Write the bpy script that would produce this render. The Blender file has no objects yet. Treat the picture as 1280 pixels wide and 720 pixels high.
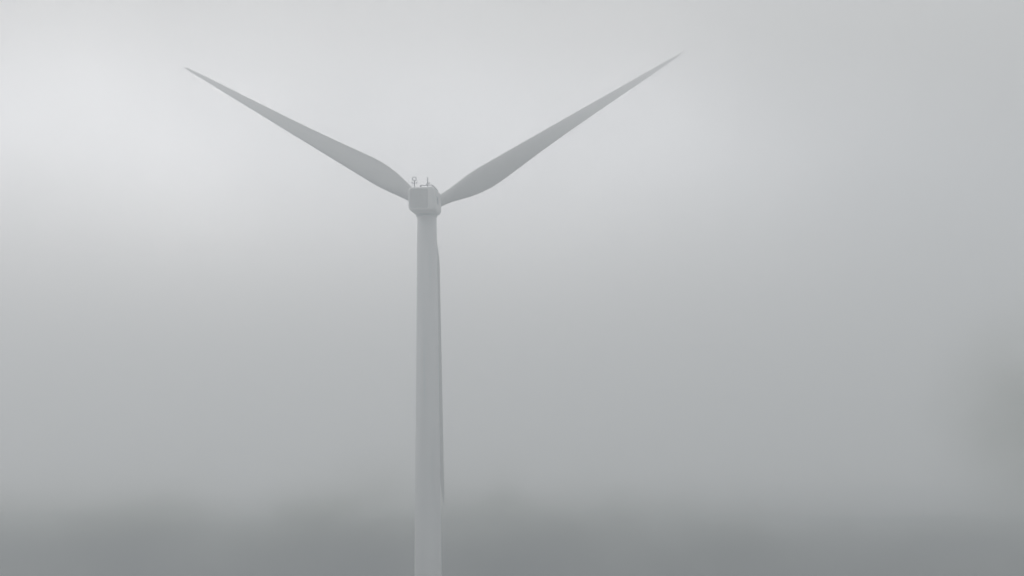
import bpy, bmesh, math, random
from mathutils import Vector, Matrix, noise
random.seed(4)
S=bpy.context.scene
S.view_settings.view_transform='Standard'; S.view_settings.look='None'; S.view_settings.exposure=0
C=bpy.context.collection

# ---------- materials
def mat(name, base, var=0.06, rough=0.55, scale=0.4, streak=False, bump=0):
    m=bpy.data.materials.new(name); m.use_nodes=True
    nt=m.node_tree; b=nt.nodes['Principled BSDF']
    tc=nt.nodes.new('ShaderNodeTexCoord'); mp=nt.nodes.new('ShaderNodeMapping')
    nz=nt.nodes.new('ShaderNodeTexNoise'); nz.inputs['Scale'].default_value=scale; nz.inputs['Detail'].default_value=6
    if streak: mp.inputs['Scale'].default_value=(3,3,0.15)
    cr=nt.nodes.new('ShaderNodeValToRGB')
    cr.color_ramp.elements[0].position=0.3; cr.color_ramp.elements[1].position=0.7
    cr.color_ramp.elements[0].color=tuple(max(0,c*(1-var)) for c in base)+(1,)
    cr.color_ramp.elements[1].color=tuple(min(1,c*(1+var)) for c in base)+(1,)
    nt.links.new(tc.outputs['Object'],mp.inputs['Vector']); nt.links.new(mp.outputs[0],nz.inputs['Vector'])
    nt.links.new(nz.outputs['Fac'],cr.inputs[0]); nt.links.new(cr.outputs[0],b.inputs['Base Color'])
    b.inputs['Roughness'].default_value=rough
    return m
M_tower=mat('tower_paint',(0.80,0.80,0.80),0.12,0.5,0.5,True)
M_nac=mat('nacelle_paint',(0.76,0.76,0.75),0.05,0.5,0.8)
M_collar_shade=mat('collar_and_shade_paint',(0.47,0.47,0.46),0.06,0.5,0.8)  # collar grey, also stands in for shade on the nacelle's rear
M_blade=mat('blade_gelcoat',(0.52,0.515,0.50),0.08,0.5,0.3)
M_dark=mat('dark_metal',(0.05,0.05,0.06),0.1,0.9,3)
M_ground=mat('moorland',(0.05,0.052,0.035),0.7,0.95,0.012)

def obj(name, bm, m, smooth=True, parent=None, loc=(0,0,0), rot=(0,0,0)):
    me=bpy.data.meshes.new(name); bm.to_mesh(me); bm.free()
    o=bpy.data.objects.new(name,me); C.objects.link(o)
    me.materials.append(m)
    if smooth:
        for p in me.polygons: p.use_smooth=True
    if parent: o.parent=parent
    o.location=loc; o.rotation_euler=rot
    return o
def loft(bm, rings, cap=True):
    vs=[[bm.verts.new(p) for p in r] for r in rings]
    n=len(vs[0])
    for a,b in zip(vs,vs[1:]):
        for i in range(n):
            bm.faces.new((a[i],a[(i+1)%n],b[(i+1)%n],b[i]))
    if cap:
        bm.faces.new(vs[0][::-1]); bm.faces.new(vs[-1])
    bmesh.ops.recalc_face_normals(bm,faces=bm.faces)
def ring(r,z,n=48): return [(r*math.cos(2*math.pi*i/n),r*math.sin(2*math.pi*i/n),z) for i in range(n)]
def rod(bm,p,q,r,n=8):
    p=Vector(p);q=Vector(q);d=(q-p);L=d.length
    mtx=Matrix.Translation((p+q)/2)@d.to_track_quat('Z','Y').to_matrix().to_4x4()
    bmesh.ops.create_cone(bm,cap_ends=True,segments=n,radius1=r,radius2=r,depth=L,matrix=mtx)
def box(bm,c,s):
    m=Matrix.Translation(c)@Matrix.Diagonal((s[0],s[1],s[2],1))
    bmesh.ops.create_cube(bm,size=1,matrix=m)

# ---------- terrain
TX,TY,TZ=-11.9,166.6,25.5
def sst(a,b,t):
    t=max(0,min(1,(t-a)/(b-a))); return t*t*(3-2*t)
def ground_h(x,y):
    d=math.hypot(x-TX,y-TY)
    h=3*noise.noise(Vector((x*0.009,y*0.006,1.3)))+1.0*noise.noise(Vector((x*0.03,y*0.02,5)))
    h*=min(1,max(0,(d-12)/50))
    h+=TZ-1*sst(230,600,y)
    h+=15*math.exp(-((x)**2+(y+20)**2)/(60**2))      # knoll the viewer stands on
    return h
bm=bmesh.new()
def axis(lo,hi,step,ext):
    a=[];v=lo
    while v<=hi: a.append(v); v+=step
    e=step
    l=lo;h=hi;pre=[];post=[]
    while h<ext:
        e*=1.35; l-=e; h+=e; pre.append(l); post.append(h)
    return pre[::-1]+a+post
xs=axis(-450,450,6,6000); ys=axis(-150,800,6,7000)
g=[[bm.verts.new((x,y,ground_h(x,y))) for x in xs] for y in ys]
for j in range(len(ys)-1):
    for i in range(len(xs)-1):
        bm.faces.new((g[j][i],g[j][i+1],g[j+1][i+1],g[j+1][i]))
ground=obj('ground',bm,M_ground); ground['kind']='structure'
ground['label']='dark moorland hillside fading into fog'; ground['category']='ground'

# ---------- wind turbine
HUB=79.7-TZ
wt=bpy.data.objects.new('wind_turbine',None); C.objects.link(wt)
wt.location=(TX,TY,TZ)
wt['label']='tall white three-bladed wind turbine standing still in thick fog'; wt['category']='wind turbine'
bm=bmesh.new()
rb,rt=1.87,1.36
ztop=HUB-1.6
loft(bm,[ring(rb+(rt-rb)*max(0,zz)/ztop,zz,64) for zz in [-2,0]+[ztop*k/20 for k in range(1,21)]])
tower=obj('tower',bm,M_tower,parent=wt)
YAW=math.radians(-4.5); TILT=math.radians(4)
def rrect(w,h,y,r,zc=0,n=5):
    pts=[]
    for cx,cz,a in((w/2-r,h/2-r,0),(-w/2+r,h/2-r,90),(-w/2+r,-h/2+r,180),(w/2-r,-h/2+r,270)):
        for i in range(n+1):
            t=math.radians(a+90*i/n); pts.append((cx+r*math.cos(t),y,cz+r*math.sin(t)+zc))
    return pts
bm=bmesh.new()
H=3.25
loft(bm,[rrect(3.4,H-.4,-4.74,0.4),rrect(3.6,H-.17,-4.68,.45),rrect(3.76,H-.04,-4.5,.5),rrect(3.8,H,-4.2,.5),rrect(3.8,H,0.8,.5),rrect(3.6,H-.1,1.7,.6),rrect(2.9,2.8,2.2,.8)])
nac=obj('nacelle',bm,M_nac,parent=wt,loc=(0,0,HUB),rot=(TILT,0,YAW))
mod=nac.modifiers.new('e','EDGE_SPLIT'); mod.split_angle=math.radians(45)
bm=bmesh.new(); loft(bm,[ring(1.5,-1.95),ring(1.5,-1.5)])
obj('yaw_collar',bm,M_collar_shade,parent=nac,smooth=False)
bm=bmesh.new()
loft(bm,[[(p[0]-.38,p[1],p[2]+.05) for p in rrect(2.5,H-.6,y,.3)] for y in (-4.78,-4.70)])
obj('rear_shade_panel',bm,M_collar_shade,smooth=False,parent=nac)  # darker panel puts the rear face's shade into its colour
bm=bmesh.new()
for k in range(6): box(bm,(1.91,-2.6,-0.5+k*0.18),(0.04,1.6,0.07))
obj('vent',bm,M_dark,smooth=False,parent=nac)
bm=bmesh.new()  # roof rail
zr=H/2
for x in(-0.3,1.45):
    for y in(-4.0,-2,-0.4,1): rod(bm,(x,y,zr-.05),(x,y,zr+.32),0.05)
    rod(bm,(x,-4.0,zr+.3),(x,1,zr+.3),0.05)
rod(bm,(-.3,-4.0,zr+.3),(1.45,-4.0,zr+.3),0.05)
obj('roof_rail',bm,M_dark,smooth=False,parent=nac)
bm=bmesh.new()
X=-1.1
rod(bm,(X,-4.0,zr-.05),(X,-4.0,zr+1.0),0.065)
rod(bm,(X-.35,-4.0,zr+.65),(X+.35,-4.0,zr+.65),0.045)
n=14
for i in range(n):
    a=2*math.pi*i/n;b=2*math.pi*(i+1)/n
    rod(bm,(X+.27*math.cos(a),-4,zr+1.25+.27*math.sin(a)),(X+.27*math.cos(b),-4,zr+1.25+.27*math.sin(b)),0.05,6)
for s in(-.33,.33): bmesh.ops.create_uvsphere(bm,u_segments=8,v_segments=6,radius=0.09,matrix=Matrix.Translation((X+s,-4,zr+.75)))
obj('wind_sensor',bm,M_dark,parent=nac)
bm=bmesh.new()
rod(bm,(0.75,-3.9,zr-.05),(0.75,-3.9,zr+1.45),0.055)
rod(bm,(0.5,-3.9,zr+.5),(1.0,-3.9,zr+.5),0.04)
box(bm,(0.95,-3.9,zr+.6),(.13,.13,.26))
obj('lightning_rod',bm,M_dark,parent=nac,smooth=False)
# hub
HY=3.9
bm=bmesh.new()
prof=[(1.35,-1.5),(1.55,-1.3),(1.6,0),(1.5,.7),(1.2,1.4),(.7,1.9),(.25,2.1),(.02,2.15)]
loft(bm,[[(r*math.cos(2*math.pi*i/40),y,r*math.sin(2*math.pi*i/40)) for i in range(40)] for r,y in prof])
hub=obj('hub',bm,M_nac,parent=nac,loc=(-0.22,HY,0))
# blade
R=42.9
tab=[(0.9,1.6,1.0),(2.4,1.65,1.0),(3.6,1.95,.86),(5.2,2.6,.6),(7,3.2,.42),(8.8,3.45,.33),(10.5,3.4,.29),(13,3.1,.26),(17,2.6,.23),(22,2.05,.21),(27,1.6,.2),(32,1.18,.18),(36.5,.82,.17),(40.2,.5,.16),(42.2,.3,.15),(R,.08,.15)]
def lerp(r,k):
    for a,b in zip(tab,tab[1:]):
        if r<=b[0]:
            t=(r-a[0])/(b[0]-a[0]); t=max(0,min(1,t))
            return a[k]+(b[k]-a[k])*t
    return tab[-1][k]
def blade_mesh():
    bm=bmesh.new(); rings=[]
    N=32; rs=[0.9+ (R-0.9)*i/70 for i in range(71)]
    for r in rs:
        c=sum(lerp(min(R,max(.9,r+d)),1) for d in(-.8,-.4,0,.4,.8))/5 if r<R-1 else lerp(r,1)
        tc=sum(lerp(min(R,max(.9,r+d)),2) for d in(-.8,-.4,0,.4,.8))/5
        circ=max(0,min(1,(7.5-r)/5)); circ=circ*circ*(3-2*circ)
        tw=math.radians(3+13*max(0,1-r/26)**1.3)
        le=-0.8-0.62*sst(2,9,r)+1.08*(r/R)
        bend=0.9*(r/R)**2
        pts=[]
        for i in range(N):
            a=2*math.pi*i/N
            u=(1-math.cos(a))/2
            s=1 if math.sin(a)>=0 else -1
            th=5*(0.2969*math.sqrt(u)-0.126*u-0.3516*u*u+0.2843*u**3-0.1036*u**4)*tc*c
            ya=s*th*(1.15 if s<0 else .85)
            yc=c*tc*0.5*math.sin(a)
            x=le+u*c; y=ya*(1-circ)+yc*circ
            xx=x*math.cos(tw)-y*math.sin(tw); yy=x*math.sin(tw)+y*math.cos(tw)
            pts.append((xx,yy+bend,r))
        rings.append(pts)
    loft(bm,rings); return bm
b0=None
for deg in (60.2,178.5,301.5):
    if b0 is None:
        b0=obj('blade',blade_mesh(),M_blade,parent=hub); b=b0
    else:
        b=b0.copy(); C.objects.link(b); b.parent=hub
    b.rotation_euler=(0,math.radians(deg),0)

# ---------- fog volume
DENS=0.0055
bm=bmesh.new(); box(bm,(0,1400,30),(5000,3400,240))
fm=bpy.data.materials.new('fog'); fm.use_nodes=True; nt=fm.node_tree; nt.nodes.clear()
o=nt.nodes.new('ShaderNodeOutputMaterial'); v=nt.nodes.new('ShaderNodeVolumeScatter')
v.inputs['Color'].default_value=(0.94,0.97,1,1); v.inputs['Density'].default_value=DENS; v.inputs['Anisotropy'].default_value=0.35
em=nt.nodes.new('ShaderNodeEmission'); em.inputs['Color'].default_value=(0.865,0.95,1.0,1); em.inputs['Strength'].default_value=DENS*0.19  # glow put into the fog in place of multiply scattered light
ad=nt.nodes.new('ShaderNodeAddShader')
nt.links.new(v.outputs[0],ad.inputs[0]); nt.links.new(em.outputs[0],ad.inputs[1])
nt.links.new(ad.outputs[0],o.inputs['Volume'])
fog=obj('fog',bm,fm,smooth=False); fog['kind']='structure'
fog['label']='thick grey fog bank around the turbine'; fog['category']='fog'

def mth(nt,op,a,b=None,c=None):
    n=nt.nodes.new('ShaderNodeMath'); n.operation=op
    for i,x in enumerate((a,b,c)):
        if x is None: continue
        if isinstance(x,(int,float)): n.inputs[i].default_value=x
        else: nt.links.new(x,n.inputs[i])
    return n.outputs[0]
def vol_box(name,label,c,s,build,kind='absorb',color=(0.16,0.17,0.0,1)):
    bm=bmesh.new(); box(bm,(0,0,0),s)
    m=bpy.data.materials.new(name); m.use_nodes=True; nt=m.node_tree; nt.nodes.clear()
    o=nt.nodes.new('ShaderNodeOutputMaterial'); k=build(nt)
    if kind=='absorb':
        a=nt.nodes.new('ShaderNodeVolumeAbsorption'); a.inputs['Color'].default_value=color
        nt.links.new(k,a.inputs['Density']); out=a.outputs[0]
    else:
        a=nt.nodes.new('ShaderNodeVolumeScatter'); a.inputs['Color'].default_value=(.94,.97,1,1); a.inputs['Anisotropy'].default_value=.35
        nt.links.new(k,a.inputs['Density'])
        e=nt.nodes.new('ShaderNodeEmission'); e.inputs['Color'].default_value=(0.92,0.965,1,1)
        nt.links.new(mth(nt,'MULTIPLY',k,0.34),e.inputs['Strength'])
        d=nt.nodes.new('ShaderNodeAddShader'); nt.links.new(a.outputs[0],d.inputs[0]); nt.links.new(e.outputs[0],d.inputs[1]); out=d.outputs[0]
    nt.links.new(out,o.inputs['Volume'])
    ob=obj(name,bm,m,smooth=False,loc=c); ob['kind']='structure'
    ob['label']=label; ob['category']='added_volume'
    return ob
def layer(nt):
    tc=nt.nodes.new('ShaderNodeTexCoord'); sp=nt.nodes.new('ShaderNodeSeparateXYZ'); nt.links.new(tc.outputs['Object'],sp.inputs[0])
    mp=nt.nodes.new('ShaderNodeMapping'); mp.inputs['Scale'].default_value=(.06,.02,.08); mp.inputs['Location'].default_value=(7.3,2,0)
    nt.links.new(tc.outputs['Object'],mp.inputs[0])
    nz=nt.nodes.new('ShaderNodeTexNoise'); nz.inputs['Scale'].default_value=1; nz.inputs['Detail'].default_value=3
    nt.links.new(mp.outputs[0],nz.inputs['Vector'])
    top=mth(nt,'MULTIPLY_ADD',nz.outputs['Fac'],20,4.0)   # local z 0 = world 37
    # absorbing mounds shaped to stand in for shaded thickets
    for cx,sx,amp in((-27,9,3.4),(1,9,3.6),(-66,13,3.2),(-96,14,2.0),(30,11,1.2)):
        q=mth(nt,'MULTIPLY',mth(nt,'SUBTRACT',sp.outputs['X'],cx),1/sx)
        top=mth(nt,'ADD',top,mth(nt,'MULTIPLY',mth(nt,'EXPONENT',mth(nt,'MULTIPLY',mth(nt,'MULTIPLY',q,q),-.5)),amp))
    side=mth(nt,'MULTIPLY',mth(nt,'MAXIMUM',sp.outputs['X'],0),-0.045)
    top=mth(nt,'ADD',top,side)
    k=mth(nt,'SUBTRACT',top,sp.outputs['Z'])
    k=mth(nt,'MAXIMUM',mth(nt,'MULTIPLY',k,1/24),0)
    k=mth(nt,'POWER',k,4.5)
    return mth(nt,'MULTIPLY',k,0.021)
vol_box('added_volume','added dark absorbing layer standing in for shaded thicket in fog',(0,210,38),(340,68,44),layer)  # absorbing volume added to darken the low background
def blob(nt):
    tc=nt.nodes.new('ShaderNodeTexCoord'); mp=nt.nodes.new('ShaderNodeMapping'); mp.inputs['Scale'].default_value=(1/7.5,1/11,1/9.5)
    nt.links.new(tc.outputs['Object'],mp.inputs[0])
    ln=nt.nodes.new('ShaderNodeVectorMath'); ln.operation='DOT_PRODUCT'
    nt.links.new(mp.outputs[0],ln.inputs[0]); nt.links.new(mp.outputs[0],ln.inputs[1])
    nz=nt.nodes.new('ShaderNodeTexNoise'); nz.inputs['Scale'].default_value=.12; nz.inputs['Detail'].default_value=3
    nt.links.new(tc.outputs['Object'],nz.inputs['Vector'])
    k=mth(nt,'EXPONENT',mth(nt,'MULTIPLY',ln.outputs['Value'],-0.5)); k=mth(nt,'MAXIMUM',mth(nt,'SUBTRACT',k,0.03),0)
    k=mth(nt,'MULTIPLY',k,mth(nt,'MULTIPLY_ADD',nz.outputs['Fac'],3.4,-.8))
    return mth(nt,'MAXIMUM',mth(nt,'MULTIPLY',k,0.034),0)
vol_box('added_volume','added dark absorbing patch that darkens the right background',(85.5,200,48.5),(50,64,56),blob)  # absorbing blob added to darken the background on the right
# added glowing haze slab that pales the rotor tips
def tip_haze(nt):
    tc=nt.nodes.new('ShaderNodeTexCoord'); sp=nt.nodes.new('ShaderNodeSeparateXYZ'); nt.links.new(tc.outputs['Object'],sp.inputs[0])
    nz=nt.nodes.new('ShaderNodeTexNoise'); nz.inputs['Scale'].default_value=.03; nz.inputs['Detail'].default_value=2.5
    nt.links.new(tc.outputs['Object'],nz.inputs['Vector'])
    z=mth(nt,'ADD',sp.outputs['Z'],mth(nt,'MULTIPLY_ADD',nz.outputs['Fac'],12,-6))   # local 0 = world 94
    z=mth(nt,'ADD',z,mth(nt,'MULTIPLY',sp.outputs['X'],0.08))
    k=mth(nt,'MINIMUM',mth(nt,'MAXIMUM',mth(nt,'MULTIPLY_ADD',z,1/18,.85),0),1.4)
    return mth(nt,'MULTIPLY',mth(nt,'POWER',k,1.6),0.029)
vol_box('added_tip_haze','added pale glowing haze that fades the rotor tips',(0,135,94),(240,56,44),tip_haze,'scatter')

# ---------- light
w=bpy.data.worlds.new('World'); S.world=w; w.use_nodes=True; nt=w.node_tree
L=nt.links.new; N=nt.nodes.new
bg=nt.nodes['Background']; sky=N('ShaderNodeTexSky'); sky.sky_type='NISHITA'; sky.sun_disc=False
sky.sun_elevation=math.radians(48); sky.sun_rotation=math.radians(-35)
hs=N('ShaderNodeHueSaturation'); hs.inputs['Saturation'].default_value=0.12
L(sky.outputs[0],hs.inputs['Color'])
tint=N('ShaderNodeVectorMath'); tint.operation='MULTIPLY'; tint.inputs[1].default_value=(.97,.985,1.03); L(hs.outputs[0],tint.inputs[0])
tc=N('ShaderNodeTexCoord'); nz=N('ShaderNodeTexNoise'); nz.inputs['Scale'].default_value=3.2; nz.inputs['Detail'].default_value=3
L(tc.outputs['Generated'],nz.inputs['Vector'])
mr=N('ShaderNodeMapRange'); mr.inputs['From Min'].default_value=.3; mr.inputs['From Max'].default_value=.7
mr.inputs['To Min'].default_value=.8; mr.inputs['To Max'].default_value=1.22
L(nz.outputs['Fac'],mr.inputs['Value'])
gaz,gel=math.radians(-8),math.radians(20)
dt=N('ShaderNodeVectorMath'); dt.operation='DOT_PRODUCT'; dt.inputs[1].default_value=(math.sin(gaz)*math.cos(gel),math.cos(gaz)*math.cos(gel),math.sin(gel))
L(tc.outputs['Generated'],dt.inputs[0])
m2=N('ShaderNodeMapRange'); m2.interpolation_type='SMOOTHSTEP'; m2.inputs['From Min'].default_value=.86; m2.inputs['From Max'].default_value=1
m2.inputs['To Min'].default_value=.70; m2.inputs['To Max'].default_value=2.0
L(dt.outputs['Value'],m2.inputs['Value'])
mu=N('ShaderNodeMath'); mu.operation='MULTIPLY'; L(mr.outputs[0],mu.inputs[0]); L(m2.outputs[0],mu.inputs[1])
mx=N('ShaderNodeVectorMath'); mx.operation='SCALE'
L(tint.outputs[0],mx.inputs[0]); L(mu.outputs[0],mx.inputs['Scale'])
L(mx.outputs[0],bg.inputs['Color'])
bg.inputs['Strength'].default_value=0.15
sd=bpy.data.lights.new('sun','SUN'); sd.energy=1.5; sd.angle=math.radians(40); sd.color=(.98,.985,1)
so=bpy.data.objects.new('sun',sd); C.objects.link(so)
el,az=math.radians(48),math.radians(-35)
d=Vector((math.sin(az)*math.cos(el),math.cos(az)*math.cos(el),math.sin(el)))
so.rotation_euler=d.to_track_quat('Z','Y').to_euler(); so.location=d*100+Vector((0,0,50))

# ---------- camera
cd=bpy.data.cameras.new('camera'); cam=bpy.data.objects.new('camera',cd); C.objects.link(cam)
cd.sensor_width=36; cd.lens=42.19; cd.clip_end=20000; cd.clip_start=0.5
cam.location=(0,0,44)
cam.rotation_euler=(Matrix.Rotation(math.radians(98),3,'X')@Matrix.Rotation(math.radians(-0.76),3,'Z')).to_euler()
S.camera=cam
